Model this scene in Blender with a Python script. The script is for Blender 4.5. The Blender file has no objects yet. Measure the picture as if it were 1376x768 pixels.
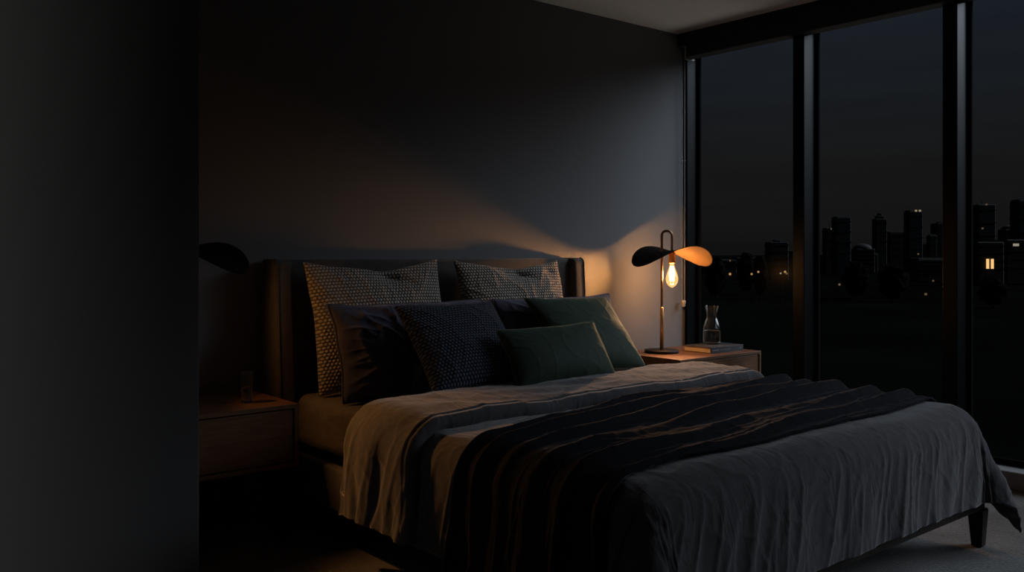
import bpy, bmesh, math, random
import numpy as np
from mathutils import Vector, Matrix

random.seed(4)
SC = bpy.context.scene
COL = SC.collection
PI = math.pi

# ------------------------------------------------------------------ helpers
def tag(o, label=None, cat=None, group=None, kind=None):
    if label: o['label'] = label
    if cat: o['category'] = cat
    if group: o['group'] = group
    if kind: o['kind'] = kind
    return o

def empty(name, loc=(0, 0, 0), rz=0.0, label=None, cat=None, group=None):
    o = bpy.data.objects.new(name, None)
    o.empty_display_size = 0.05
    COL.objects.link(o)
    o.location = loc
    o.rotation_euler = (0, 0, rz)
    return tag(o, label, cat, group)

def link_mesh(name, me, mat=None, parent=None, smooth=True):
    o = bpy.data.objects.new(name, me)
    COL.objects.link(o)
    if mat: me.materials.append(mat)
    if parent: o.parent = parent
    if smooth:
        me.polygons.foreach_set('use_smooth', [True] * len(me.polygons))
    me.update()
    return o

def from_bm(name, bm, mat=None, parent=None, smooth=False):
    me = bpy.data.meshes.new(name)
    bm.normal_update()
    bm.to_mesh(me)
    bm.free()
    return link_mesh(name, me, mat, parent, smooth)

def grid_mesh(name, V, U=None, mat=None, parent=None, wrap=False):
    """V: (n, m, 3) numpy grid -> smooth quad mesh; U: (n, m, 2) uv"""
    n, m = V.shape[:2]
    idx = np.arange(n * m).reshape(n, m)
    if wrap:
        idx = np.concatenate([idx, idx[:, :1]], axis=1)
    q = np.stack([idx[:-1, :-1], idx[1:, :-1], idx[1:, 1:], idx[:-1, 1:]], axis=-1).reshape(-1, 4)
    return quads_mesh(name, V.reshape(-1, 3), q, None if U is None else U.reshape(-1, 2), mat, parent)

def quads_mesh(name, verts, quads, uv=None, mat=None, parent=None):
    me = bpy.data.meshes.new(name)
    me.vertices.add(len(verts))
    me.vertices.foreach_set('co', np.ascontiguousarray(verts, dtype=np.float32).ravel())
    me.loops.add(quads.size)
    me.loops.foreach_set('vertex_index', quads.ravel().astype(np.int32))
    me.polygons.add(len(quads))
    me.polygons.foreach_set('loop_start', np.arange(0, quads.size, 4, dtype=np.int32))
    me.update(calc_edges=True)
    if uv is not None:
        l = me.uv_layers.new(name='UVMap')
        l.data.foreach_set('uv', np.ascontiguousarray(uv[quads.ravel()], dtype=np.float32).ravel())
    return link_mesh(name, me, mat, parent, True)

def box_bm(bm, lo, hi, bev=0.0, seg=2):
    lo, hi = Vector(lo), Vector(hi)
    g = bmesh.ops.create_cube(bm, size=1.0)
    vs = g['verts']
    for v in vs:
        v.co = Vector((lo[i] + (v.co[i] + 0.5) * (hi[i] - lo[i]) for i in range(3)))
    if bev > 0:
        es = list({e for v in vs for e in v.link_edges})
        bmesh.ops.bevel(bm, geom=es, offset=bev, segments=seg, profile=0.5, affect='EDGES')
    return bm

def box(name, lo, hi, mat, parent=None, bev=0.0, seg=2, smooth=False):
    o = from_bm(name, box_bm(bmesh.new(), lo, hi, bev, seg), mat, parent, smooth)
    return o

def struct(o):
    o['kind'] = 'structure'
    return o

def lathe(name, prof, mat, parent=None, n=48, loc=(0, 0, 0), closed=False):
    """prof: list of (r, z)"""
    P = np.array(prof, float)
    a = np.linspace(0, 2 * PI, n, endpoint=False)
    V = np.zeros((len(P), n, 3))
    V[..., 0] = P[:, :1] * np.cos(a)
    V[..., 1] = P[:, :1] * np.sin(a)
    V[..., 2] = P[:, 1:]
    if closed:
        V = np.concatenate([V, V[:1]], axis=0)
    o = grid_mesh(name, V[:, ::-1], None, mat, parent, wrap=True)
    o.location = loc
    if closed or True:
        bm = bmesh.new(); bm.from_mesh(o.data)
        bmesh.ops.remove_doubles(bm, verts=bm.verts, dist=1e-6)
        bmesh.ops.recalc_face_normals(bm, faces=bm.faces)
        bm.to_mesh(o.data); bm.free()
        o.data.polygons.foreach_set('use_smooth', [True] * len(o.data.polygons))
    return o

def tube_np(path, rad, n=10):
    path = np.array(path, float)
    rad = np.broadcast_to(np.array(rad, float), (len(path),))
    tan = np.gradient(path, axis=0)
    tan /= np.linalg.norm(tan, axis=1)[:, None] + 1e-12
    ref = np.array([0.0, 0, 1.0]) if abs(tan[0][2]) < 0.9 else np.array([1.0, 0, 0])
    V = np.zeros((len(path), n, 3))
    a = np.linspace(0, 2 * PI, n, endpoint=False)
    nrm = np.cross(tan[0], ref); nrm /= np.linalg.norm(nrm)
    for i in range(len(path)):
        nrm = nrm - tan[i] * (nrm @ tan[i]); nrm /= np.linalg.norm(nrm) + 1e-12
        b = np.cross(tan[i], nrm)
        V[i] = path[i] + rad[i] * (np.cos(a)[:, None] * nrm + np.sin(a)[:, None] * b)
    return V

def tube(name, path, rad, mat, parent=None, n=10, closed=False):
    path = np.array(path, float)
    if closed:
        path = np.concatenate([path, path[:1]])
        V = tube_np(path, rad, n)
        return grid_mesh(name, V, None, mat, parent, wrap=True)
    V = tube_np(path, rad, n)
    # close the ends
    V = np.concatenate([np.repeat(path[:1][:, None], n, 1), V, np.repeat(path[-1:][:, None], n, 1)])
    return grid_mesh(name, V, None, mat, parent, wrap=True)

# vectorised gradient noise
_rng = np.random.RandomState(7)
_perm = np.concatenate([_rng.permutation(256)] * 2)
_ang = _rng.rand(256) * 2 * PI
_gx, _gy = np.cos(_ang), np.sin(_ang)
def noise2(x, y, seed=0):
    x = np.asarray(x, float) + seed * 17.31; y = np.asarray(y, float) + seed * 9.77
    xi = np.floor(x).astype(int); yi = np.floor(y).astype(int)
    xf = x - xi; yf = y - yi
    u = xf ** 3 * (xf * (xf * 6 - 15) + 10); v = yf ** 3 * (yf * (yf * 6 - 15) + 10)
    def g(ix, iy, dx, dy):
        h = _perm[(_perm[ix & 255] + iy) & 255]
        return _gx[h] * dx + _gy[h] * dy
    n00 = g(xi, yi, xf, yf); n10 = g(xi + 1, yi, xf - 1, yf)
    n01 = g(xi, yi + 1, xf, yf - 1); n11 = g(xi + 1, yi + 1, xf - 1, yf - 1)
    return (n00 * (1 - u) + n10 * u) * (1 - v) + (n01 * (1 - u) + n11 * u) * v
def ridged(x, y, seed=0):
    return 1.0 - np.minimum(1, np.abs(noise2(x, y, seed)) * 2.6)
def sstep(a, b, x):
    t = np.clip((x - a) / (b - a), 0, 1)
    return t * t * (3 - 2 * t)

# ------------------------------------------------------------------ materials
class NT:
    def __init__(self, name):
        self.m = bpy.data.materials.new(name); self.m.use_nodes = True
        self.t = self.m.node_tree; self.t.nodes.clear()
        self.out = self.n('ShaderNodeOutputMaterial')
    def n(self, typ, **kw):
        nd = self.t.nodes.new(typ)
        for k, v in kw.items():
            if k.startswith('i_'):
                nd.inputs[k[2:].replace('_', ' ')].default_value = v
            else:
                setattr(nd, k, v)
        return nd
    def l(self, a, b): self.t.links.new(a, b)
    def math(self, op, a, b=None):
        nd = self.n('ShaderNodeMath', operation=op)
        for i, v in enumerate((a, b)):
            if v is None: continue
            if isinstance(v, (int, float)): nd.inputs[i].default_value = v
            else: self.l(v, nd.inputs[i])
        return nd.outputs[0]

def rgba(c): return (c[0], c[1], c[2], 1.0)

def principled(T, col, rough=0.8, metal=0.0, sheen=0.0, sheen_rough=0.4, sheen_tint=None, spec=0.5):
    p = T.n('ShaderNodeBsdfPrincipled')
    p.inputs['Base Color'].default_value = rgba(col)
    p.inputs['Roughness'].default_value = rough
    p.inputs['Metallic'].default_value = metal
    p.inputs['Sheen Weight'].default_value = sheen
    p.inputs['Sheen Roughness'].default_value = sheen_rough
    p.inputs['Specular IOR Level'].default_value = spec
    if sheen_tint: p.inputs['Sheen Tint'].default_value = rgba(sheen_tint)
    T.l(p.outputs[0], T.out.inputs['Surface'])
    return p

def noise_bump(T, p, scale, strength, dist=0.002, stretch=(1, 1, 1), coord='Object', detail=4.0):
    tc = T.n('ShaderNodeTexCoord'); mp = T.n('ShaderNodeMapping')
    mp.inputs['Scale'].default_value = stretch
    T.l(tc.outputs[coord], mp.inputs['Vector'])
    nz = T.n('ShaderNodeTexNoise'); nz.inputs['Scale'].default_value = scale; nz.inputs['Detail'].default_value = detail
    T.l(mp.outputs[0], nz.inputs['Vector'])
    b = T.n('ShaderNodeBump'); b.inputs['Strength'].default_value = strength; b.inputs['Distance'].default_value = dist
    T.l(nz.outputs[0], b.inputs['Height'])
    T.l(b.outputs[0], p.inputs['Normal'])
    return nz, b

def vary(T, p, nz, c1, c2, lo=0.3, hi=0.7):
    r = T.n('ShaderNodeValToRGB')
    r.color_ramp.elements[0].position = lo; r.color_ramp.elements[0].color = rgba(c1)
    r.color_ramp.elements[1].position = hi; r.color_ramp.elements[1].color = rgba(c2)
    T.l(nz.outputs[0], r.inputs[0]); T.l(r.outputs[0], p.inputs['Base Color'])

def mat_plain(name, col, rough=0.7, metal=0.0, bump=0, scale=60, dist=0.001, var=0.12, **kw):
    T = NT(name); p = principled(T, col, rough, metal, **kw)
    nz, b = noise_bump(T, p, scale, bump, dist)
    vary(T, p, nz, [c * (1 - var) for c in col], [c * (1 + var) for c in col])
    return T.m

def mat_fabric(name, col, weave=420, bump=0.35, sheen=0.25, rough=0.92, tint=None, crinkle=0.0, cr_scale=9, cr_stretch=(1, 1, 1), var=0.12, spec=0.2, sheen_rough=0.4):
    """woven cloth: two crossed thread waves on object coordinates plus soft crinkles"""
    T = NT(name); p = principled(T, col, rough, sheen=sheen, sheen_tint=tint, spec=spec, sheen_rough=sheen_rough)
    tc = T.n('ShaderNodeTexCoord')
    nz = T.n('ShaderNodeTexNoise'); nz.inputs['Scale'].default_value = weave; nz.inputs['Detail'].default_value = 2
    T.l(tc.outputs['Object'], nz.inputs['Vector'])
    big = T.n('ShaderNodeTexNoise'); big.inputs['Scale'].default_value = 30; big.inputs['Detail'].default_value = 3
    T.l(tc.outputs['Object'], big.inputs['Vector'])
    vary(T, p, big, [c * (1 - var) for c in col], [c * (1 + var) for c in col])
    b = T.n('ShaderNodeBump'); b.inputs['Strength'].default_value = bump; b.inputs['Distance'].default_value = 0.0008
    T.l(nz.outputs[0], b.inputs['Height'])
    if crinkle:
        mp = T.n('ShaderNodeMapping'); mp.inputs['Scale'].default_value = cr_stretch
        T.l(tc.outputs['Object'], mp.inputs['Vector'])
        c = T.n('ShaderNodeTexNoise'); c.inputs['Scale'].default_value = cr_scale; c.inputs['Detail'].default_value = 4
        c.inputs['Distortion'].default_value = 0.8
        T.l(mp.outputs[0], c.inputs['Vector'])
        h = T.math('ABSOLUTE', T.math('SUBTRACT', c.outputs[0], 0.5))
        b2 = T.n('ShaderNodeBump'); b2.inputs['Strength'].default_value = crinkle; b2.inputs['Distance'].default_value = 0.02
        b2.invert = True
        T.l(h, b2.inputs['Height']); T.l(b2.outputs[0], b.inputs['Normal'])
    T.l(b.outputs[0], p.inputs['Normal'])
    return T.m

def mat_honeycomb(name, c_hi, c_lo, nx, ny, depth=0.004, sheen=0.2):
    """waffle / popcorn knit: rows of raised cells on the UVs, each second row shifted"""
    T = NT(name); p = principled(T, c_hi, 0.95, sheen=sheen, spec=0.1)
    uv = T.n('ShaderNodeUVMap'); sp = T.n('ShaderNodeSeparateXYZ'); T.l(uv.outputs[0], sp.inputs[0])
    u = T.math('MULTIPLY', sp.outputs[0], nx); v = T.math('MULTIPLY', sp.outputs[1], ny)
    row = T.math('FLOOR', v)
    sh = T.math('MULTIPLY', T.math('MODULO', row, 2.0), 0.5)
    fu = T.math('SUBTRACT', T.math('FRACT', T.math('ADD', u, sh)), 0.5)
    fv = T.math('SUBTRACT', T.math('FRACT', v), 0.5)
    d = T.math('SQRT', T.math('ADD', T.math('MULTIPLY', fu, fu), T.math('MULTIPLY', fv, fv)))
    hgt = T.math('MAXIMUM', T.math('SUBTRACT', 1.0, T.math('MULTIPLY', T.math('MULTIPLY', d, d), 4.2)), 0.0)
    tc = T.n('ShaderNodeTexCoord')
    nz = T.n('ShaderNodeTexNoise'); nz.inputs['Scale'].default_value = 300
    T.l(tc.outputs['Object'], nz.inputs['Vector'])
    hh = T.math('ADD', hgt, T.math('MULTIPLY', nz.outputs[0], 0.35))
    b = T.n('ShaderNodeBump'); b.inputs['Strength'].default_value = 1.0; b.inputs['Distance'].default_value = depth
    T.l(hh, b.inputs['Height']); T.l(b.outputs[0], p.inputs['Normal'])
    r = T.n('ShaderNodeValToRGB')
    r.color_ramp.elements[0].color = rgba(c_lo); r.color_ramp.elements[1].color = rgba(c_hi)
    r.color_ramp.elements[1].position = 0.6
    T.l(hgt, r.inputs[0]); T.l(r.outputs[0], p.inputs['Base Color'])
    return T.m

def mat_wood(name, c1, c2, scale=6, axis=(1, 14, 14), rough=0.45):
    T = NT(name); p = principled(T, c1, rough, spec=0.2)
    tc = T.n('ShaderNodeTexCoord'); mp = T.n('ShaderNodeMapping'); mp.inputs['Scale'].default_value = axis
    T.l(tc.outputs['Object'], mp.inputs['Vector'])
    nz = T.n('ShaderNodeTexNoise'); nz.inputs['Scale'].default_value = scale; nz.inputs['Detail'].default_value = 8
    nz.inputs['Roughness'].default_value = 0.65; nz.inputs['Distortion'].default_value = 0.6
    T.l(mp.outputs[0], nz.inputs['Vector'])
    vary(T, p, nz, c1, c2, 0.3, 0.7)
    b = T.n('ShaderNodeBump'); b.inputs['Strength'].default_value = 0.25; b.inputs['Distance'].default_value = 0.001
    T.l(nz.outputs[0], b.inputs['Height']); T.l(b.outputs[0], p.inputs['Normal'])
    return T.m

def mat_pane(name, refl=0.012, tint=(0.96, 0.98, 1.0)):
    T = NT(name)
    tr = T.n('ShaderNodeBsdfTransparent'); tr.inputs[0].default_value = rgba(tint)
    gl = T.n('ShaderNodeBsdfGlossy'); gl.inputs['Roughness'].default_value = 0.25
    mx = T.n('ShaderNodeMixShader'); mx.inputs[0].default_value = refl
    T.l(tr.outputs[0], mx.inputs[1]); T.l(gl.outputs[0], mx.inputs[2]); T.l(mx.outputs[0], T.out.inputs[0])
    return T.m

def mat_glass(name, ior=1.45, tint=(1, 1, 1)):
    T = NT(name)
    g = T.n('ShaderNodeBsdfGlass'); g.inputs['IOR'].default_value = ior; g.inputs['Roughness'].default_value = 0.0
    g.inputs['Color'].default_value = rgba(tint)
    T.l(g.outputs[0], T.out.inputs[0])
    return T.m

def mat_emit(name, col, st):
    T = NT(name)
    e = T.n('ShaderNodeEmission'); e.inputs[0].default_value = rgba(col); e.inputs[1].default_value = st
    T.l(e.outputs[0], T.out.inputs[0])
    return T.m

def mat_bulb_glass(name, col, st):
    """amber tinted bulb glass that lets the light of the filament through and glows softly with it"""
    T = NT(name)
    tr = T.n('ShaderNodeBsdfTransparent'); tr.inputs[0].default_value = (1, 0.93, 0.82, 1)
    gl = T.n('ShaderNodeBsdfGlossy'); gl.inputs['Roughness'].default_value = 0.05
    lw = T.n('ShaderNodeLayerWeight'); lw.inputs[0].default_value = 0.35
    m1 = T.n('ShaderNodeMixShader')
    T.l(T.math('MULTIPLY', lw.outputs['Facing'], 0.25), m1.inputs[0])
    T.l(tr.outputs[0], m1.inputs[1]); T.l(gl.outputs[0], m1.inputs[2])
    e = T.n('ShaderNodeEmission'); e.inputs[0].default_value = rgba(col); e.inputs[1].default_value = st
    ad = T.n('ShaderNodeAddShader'); T.l(m1.outputs[0], ad.inputs[0]); T.l(e.outputs[0], ad.inputs[1])
    T.l(ad.outputs[0], T.out.inputs[0])
    return T.m

M = {}
M['wall'] = mat_plain('charcoal_paint', (0.165, 0.169, 0.175), 0.8, bump=0.15, scale=180, dist=0.0006, var=0.04, spec=0.25)
M['ceiling'] = mat_plain('ceiling_paint', (0.72, 0.70, 0.67), 0.9, bump=0.1, scale=150, var=0.03)
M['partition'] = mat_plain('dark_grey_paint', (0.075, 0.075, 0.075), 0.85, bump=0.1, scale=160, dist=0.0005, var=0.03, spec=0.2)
M['added_hall_paint'] = mat_plain('added_hall_paint', (0.4, 0.4, 0.4), 0.9, bump=0.1, scale=120, var=0.03)
M['frame'] = mat_plain('window_frame_metal', (0.0155, 0.0175, 0.018), 0.34, metal=1.0, bump=0.05, scale=90, var=0.05)
M['sill'] = mat_plain('window_sill_grey', (0.2, 0.205, 0.21), 0.6, bump=0.05, scale=90, var=0.05)
M['gasket'] = mat_plain('black_gasket', (0.005, 0.005, 0.006), 0.9, var=0.1, spec=0.03)
M['pane'] = mat_pane('window_glass', 0.0004)
M['pelmet'] = mat_plain('black_pelmet', (0.012, 0.012, 0.013), 0.85, bump=0.1, scale=100, var=0.1)
M['chain'] = mat_plain('steel_bead', (0.45, 0.44, 0.42), 0.35, metal=0.7, var=0.05)
M['clear_plastic'] = mat_plain('tensioner_plastic', (0.5, 0.47, 0.42), 0.3, var=0.05)
M['carpet'] = None
M['upholstery'] = mat_fabric('charcoal_upholstery', (0.078, 0.073, 0.069), weave=500, bump=0.6, sheen=0.15)
M['bedwood'] = mat_wood('dark_bed_wood', (0.02, 0.016, 0.013), (0.04, 0.03, 0.024), 5, (14, 1, 14), 0.4)
M['walnut'] = mat_wood('walnut', (0.085, 0.038, 0.018), (0.175, 0.093, 0.05), 5, (1.4, 16, 16), 0.42)
M['sheet'] = mat_fabric('warm_grey_sheet', (0.17, 0.15, 0.135), weave=600, bump=0.25, crinkle=0.5, cr_scale=5, cr_stretch=(1, 0.5, 2))
M['duvet'] = mat_fabric('slate_linen', (0.056, 0.055, 0.059), weave=520, bump=0.4, sheen=0.32, spec=0.08, crinkle=0.55, cr_scale=7, cr_stretch=(1.6, 0.8, 0.6))
M['throw'] = mat_fabric('charcoal_velvet', (0.0105, 0.0112, 0.0135), weave=700, bump=0.3, sheen=0.13, rough=0.9, spec=0.03, sheen_rough=0.25, tint=(0.75, 0.78, 0.9), crinkle=0.4, cr_scale=8, cr_stretch=(0.4, 2.2, 1))
M['euro'] = mat_honeycomb('warm_grey_waffle', (0.46, 0.42, 0.37), (0.10, 0.088, 0.075), 44, 40, 0.006)
M['navy'] = mat_fabric('navy_linen', (0.072, 0.07, 0.098), weave=520, bump=0.35, sheen=0.35, tint=(0.7, 0.75, 1.0), crinkle=0.7, cr_scale=6)
M['blue_knit'] = mat_honeycomb('blue_knit', (0.055, 0.072, 0.115), (0.008, 0.011, 0.02), 34, 32, 0.006)
M['green'] = mat_fabric('green_velvet', (0.0115, 0.0275, 0.0165), weave=700, bump=0.25, sheen=0.3, rough=0.75, tint=(0.6, 0.8, 0.6), crinkle=0.12, cr_scale=4)
M['green_piping'] = mat_fabric('green_piping_cloth', (0.06, 0.075, 0.05), weave=700, bump=0.2, sheen=0.4)
M['brass'] = mat_plain('brushed_brass', (0.75, 0.48, 0.23), 0.42, metal=1.0, bump=0.1, scale=200, dist=0.0003, var=0.06)
M['bronze'] = mat_plain('dark_bronze', (0.36, 0.22, 0.12), 0.36, metal=1.0, bump=0.05, scale=200, var=0.08)
M['lamp_black'] = mat_plain('lamp_base_black', (0.010, 0.009, 0.009), 0.6, bump=0.1, spec=0.25, scale=150, var=0.1)
M['shade_in'] = mat_plain('shade_tan_inside', (0.24, 0.14, 0.065), 0.6, bump=0.12, scale=120, dist=0.0005, var=0.08)
M['shade_out'] = mat_plain('shade_bronze_outside', (0.008, 0.0065, 0.0055), 0.85, spec=0.05, bump=0.15, scale=120, dist=0.0005, var=0.1)
M['filament'] = mat_emit('glowing_filament', (1.0, 0.72, 0.38), 14)
M['filament_dim'] = mat_emit('dim_filament', (1.0, 0.5, 0.2), 0.04)
M['bulb'] = mat_bulb_glass('amber_bulb_glass', (1.0, 0.52, 0.16), 0.55)
M['bulb_dim'] = mat_bulb_glass('dim_bulb_glass', (1.0, 0.5, 0.15), 0.0006)
M['glass'] = mat_glass('clear_glass', 1.45, (0.96, 0.98, 0.98))
M['water'] = mat_glass('water', 1.33, (0.97, 0.98, 0.99))
M['book_cover'] = mat_plain('book_cover_charcoal', (0.035, 0.036, 0.04), 0.55, bump=0.15, scale=300, dist=0.0003, var=0.1)
M['pages'] = mat_wood('paper_edges', (0.75, 0.62, 0.45), (0.88, 0.78, 0.62), 6, (1, 1, 120), 0.9)
M['ink'] = mat_plain('spine_print', (0.33, 0.34, 0.36), 0.6, var=0.05)
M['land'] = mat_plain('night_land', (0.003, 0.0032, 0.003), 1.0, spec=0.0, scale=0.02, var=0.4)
M['leaf'] = mat_plain('night_leaves', (0.005, 0.006, 0.004), 1.0, spec=0.0, scale=2, var=0.4)
M['bark'] = mat_plain('night_bark', (0.015, 0.012, 0.01), 0.95, var=0.3)
M['lit'] = mat_emit('lit_window', (1.0, 0.55, 0.2), 1.1)
M['lit_white'] = mat_emit('lit_sign_white', (1.0, 0.85, 0.65), 0.3)
M['lit_dim'] = mat_emit('dim_city_light', (1.0, 0.6, 0.3), 0.12)
M['lit_roof'] = mat_emit('roof_beacon', (1.0, 0.75, 0.45), 0.32)
M['lamp_head'] = mat_emit('street_lamp_glow', (1.0, 0.55, 0.2), 0.42)

def mat_carpet():
    T = NT('grey_carpet'); p = principled(T, (0.15, 0.147, 0.142), 0.97, sheen=0.2, spec=0.1)
    tc = T.n('ShaderNodeTexCoord')
    n1 = T.n('ShaderNodeTexNoise'); n1.inputs['Scale'].default_value = 90; n1.inputs['Detail'].default_value = 5
    n2 = T.n('ShaderNodeTexNoise'); n2.inputs['Scale'].default_value = 7; n2.inputs['Detail'].default_value = 4
    T.l(tc.outputs['Object'], n1.inputs['Vector']); T.l(tc.outputs['Object'], n2.inputs['Vector'])
    s = T.math('ADD', T.math('MULTIPLY', n1.outputs[0], 0.6), T.math('MULTIPLY', n2.outputs[0], 0.4))
    r = T.n('ShaderNodeValToRGB')
    r.color_ramp.elements[0].position = 0.35; r.color_ramp.elements[0].color = (0.07, 0.07, 0.07, 1)
    r.color_ramp.elements[1].position = 0.68; r.color_ramp.elements[1].color = (0.165, 0.163, 0.16, 1)
    T.l(s, r.inputs[0]); T.l(r.outputs[0], p.inputs['Base Color'])
    b = T.n('ShaderNodeBump'); b.inputs['Strength'].default_value = 0.8; b.inputs['Distance'].default_value = 0.012
    T.l(s, b.inputs['Height']); T.l(b.outputs[0], p.inputs['Normal'])
    return T.m
M['carpet'] = mat_carpet()

def mat_facade(name, col, var=0.25):
    T = NT(name); p = principled(T, col, 0.8, spec=0.3)
    tc = T.n('ShaderNodeTexCoord'); mp = T.n('ShaderNodeMapping'); mp.inputs['Scale'].default_value = (0.3, 0.3, 0.3)
    T.l(tc.outputs['Object'], mp.inputs['Vector'])
    br = T.n('ShaderNodeTexBrick'); br.inputs['Scale'].default_value = 1.0
    br.inputs['Color1'].default_value = rgba([c * (1 - var) for c in col]); br.inputs['Color2'].default_value = rgba([c * (1 + var) for c in col])
    br.inputs['Mortar'].default_value = rgba([c * 1.6 for c in col]); br.inputs['Mortar Size'].default_value = 0.06
    rot = T.n('ShaderNodeVectorRotate'); rot.rotation_type = 'X_AXIS'; rot.inputs['Angle'].default_value = PI / 2
    T.l(mp.outputs[0], rot.inputs['Vector']); T.l(rot.outputs[0], br.inputs['Vector'])
    T.l(br.outputs[0], p.inputs['Base Color'])
    return T.m
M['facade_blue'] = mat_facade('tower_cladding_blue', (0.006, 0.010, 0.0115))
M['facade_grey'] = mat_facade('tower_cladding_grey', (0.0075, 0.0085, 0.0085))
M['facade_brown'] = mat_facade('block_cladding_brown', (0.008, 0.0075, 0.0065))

# ------------------------------------------------------------------ room
RX0, RX1, RY0, RY1, RH = -5.05, 0.20, -5.6, 0.0, 2.586
HX = -7.2                                           # far end of the added hallway behind the left wall
struct(box('floor', (HX, RY0, -0.06), (0.34, 0.12, 0.0), M['carpet']))
struct(box('ceiling', (HX, RY0, RH), (0.34, 0.12, RH + 0.12), M['ceiling']))
struct(box('wall_back', (HX, 0.0, 0.0), (0.20, 0.12, RH), M['wall']))
struct(box('wall_front', (HX, RY0 - 0.12, -0.06), (0.34, RY0, RH + 0.12), M['wall']))
DJ0, DJ1, DH = -1.80, -1.15, 2.586                     # opening added and sized to shape the light on the partition
bm = bmesh.new()
box_bm(bm, (RX0 - 0.1, RY0, 0), (RX0, DJ0, RH))
box_bm(bm, (RX0 - 0.1, DJ1, 0), (RX0, 0.0, RH))
struct(from_bm('wall_left', bm, M['wall']))
struct(box('added_partition', (RX0, -1.10, 0.0), (-3.57, -1.00, RH), M['partition'], bev=0.004))  # partition added to carry a soft grey fade and hide the left bulb
struct(box('wall_added_hall', (HX - 0.1, RY0, -0.06), (HX, 0.12, RH + 0.12), M['added_hall_paint']))  # unseen wall closing the space around the added left light

# window wall: mullions, sashes, panes
SP = 0.877
edges = [0.0] + [-0.9 - SP * i for i in range(6)]
posts = [(-0.022, 0.0)] + [(-0.9 - SP * i, -0.825 - SP * i) for i in range(6)]
for i, (a, b) in enumerate(posts):
    o = struct(box('trim_%d' % (i + 2), (0.06 if i else 0.075, a, 0.09), (0.20, b, 2.56), M['frame'], bev=0.003))
struct(box('trim_1', (0.0, RY0, 2.50), (0.34, 0.0, RH), M['pelmet'], bev=0.002))
struct(box('baseboard_window', (0.05, RY0, 0.0), (0.30, 0.0, 0.09), M['sill'], bev=0.006))
for i in range(6):
    y1 = posts[i][0]; y0 = posts[i + 1][1]
    w = empty('window_%d' % (i + 1), (0.19, (y0 + y1) / 2, 0.09)); w['kind'] = 'structure'
    hw = (y1 - y0) / 2
    bm = bmesh.new()
    f = 0.018
    box_bm(bm, (-0.008, hw - f, 0), (0.008, hw, 2.45)); box_bm(bm, (-0.008, -hw, 0), (0.008, -hw + f, 2.45))
    box_bm(bm, (-0.008, -hw + f, 0), (0.008, hw - f, 0.03)); box_bm(bm, (-0.008, -hw + f, 2.42), (0.008, hw - f, 2.45))
    from_bm('window_frame', bm, M['gasket'], w)
    bm = bmesh.new(); box_bm(bm, (-0.004, -hw + f, 0.03), (0.004, hw - f, 2.42))
    from_bm('window_pane', bm, M['pane'], w)

# roller blind rolled up in its cassette, with its bead chain
rb = empty('roller_blind', (0.05, -0.05, 2.42), label='rolled-up black roller blind in its long cassette above the windows, bead chain hanging', cat='blind')
bm = bmesh.new()
box_bm(bm, (-0.045, -5.45, 0.006), (0.06, -0.02, 0.085), 0.008, 3)
from_bm('cassette', bm, M['pelmet'], rb)
box('end_bracket', (-0.047, -0.018, -0.01), (0.045, -0.008, 0.085), M['chain'], rb, 0.002)
for k, dy in enumerate((0.012, 0.034)):
    n = 260
    zz = np.linspace(-0.01, -1.585, n * 4 + 1)
    rr = 0.0012 + 0.0013 * np.abs(np.sin(np.arange(n * 4 + 1) * PI / 4))
    tube('bead_chain', np.stack([np.full_like(zz, -0.02), np.full_like(zz, dy), zz], 1), rr, M['chain'], rb, 6)
a = np.linspace(0, PI, 12)
tube('chain_connector', [(-0.02, 0.012, -0.66), (-0.02, 0.012, -0.672)], 0.004, M['clear_plastic'], rb, 8)
tube('chain_connector', [(-0.02, 0.034, -0.66), (-0.02, 0.034, -0.672)], 0.004, M['clear_plastic'], rb, 8)
w = lathe('chain_weight', [(0, -0.034), (0.008, -0.032), (0.013, -0.022), (0.011, -0.012), (0.015, -0.006), (0.015, 0.006), (0.011, 0.012), (0, 0.014)], M['clear_plastic'], rb, 20, (-0.02, 0.023, -1.59))

# ------------------------------------------------------------------ bed frame
BX = -1.935
bed = empty('bed', (BX, -1.2, 0), label='low double bed with charcoal upholstered winged headboard and dark tapered legs', cat='bed')
def bl(o):
    o.location = (-BX, 1.2, 0); return o
def rounded_prism(name, pts, x0, x1, bev, mat, parent):
    """pts: outline in (y, z), extruded x0..x1, edges rounded"""
    bm = bmesh.new()
    A = [bm.verts.new((x0, y, z)) for y, z in pts]; B = [bm.verts.new((x1, y, z)) for y, z in pts]
    n = len(pts)
    bm.faces.new(A[::-1]); bm.faces.new(B)
    for i in range(n): bm.faces.new((A[i], A[(i + 1) % n], B[(i + 1) % n], B[i]))
    bmesh.ops.recalc_face_normals(bm, faces=bm.faces)
    rim = [e for e in bm.edges if abs(e.verts[0].co.x - e.verts[1].co.x) < 1e-6]
    bmesh.ops.bevel(bm, geom=rim, offset=bev, segments=4, profile=0.5, affect='EDGES')
    return from_bm(name, bm, mat, parent, True)
hb = bl(box('headboard', (-2.815, -0.115, 0.14), (-1.065, -0.02, 1.122), M['upholstery'], bed, 0.022, 4, True))
def wing_outline():
    c = []
    r = 0.035
    for k in range(7):                              # rounded top front corner
        t = k / 6 * PI / 2
        c.append((-0.155 + r - r * math.sin(t), 1.124 - r + r * math.cos(t)))
    pts = [(-0.02, 0.14), (-0.02, 1.124)] + c
    pts += [(-0.165, 0.9), (-0.185, 0.6), (-0.195, 0.4), (-0.195, 0.14)]
    return pts
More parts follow.
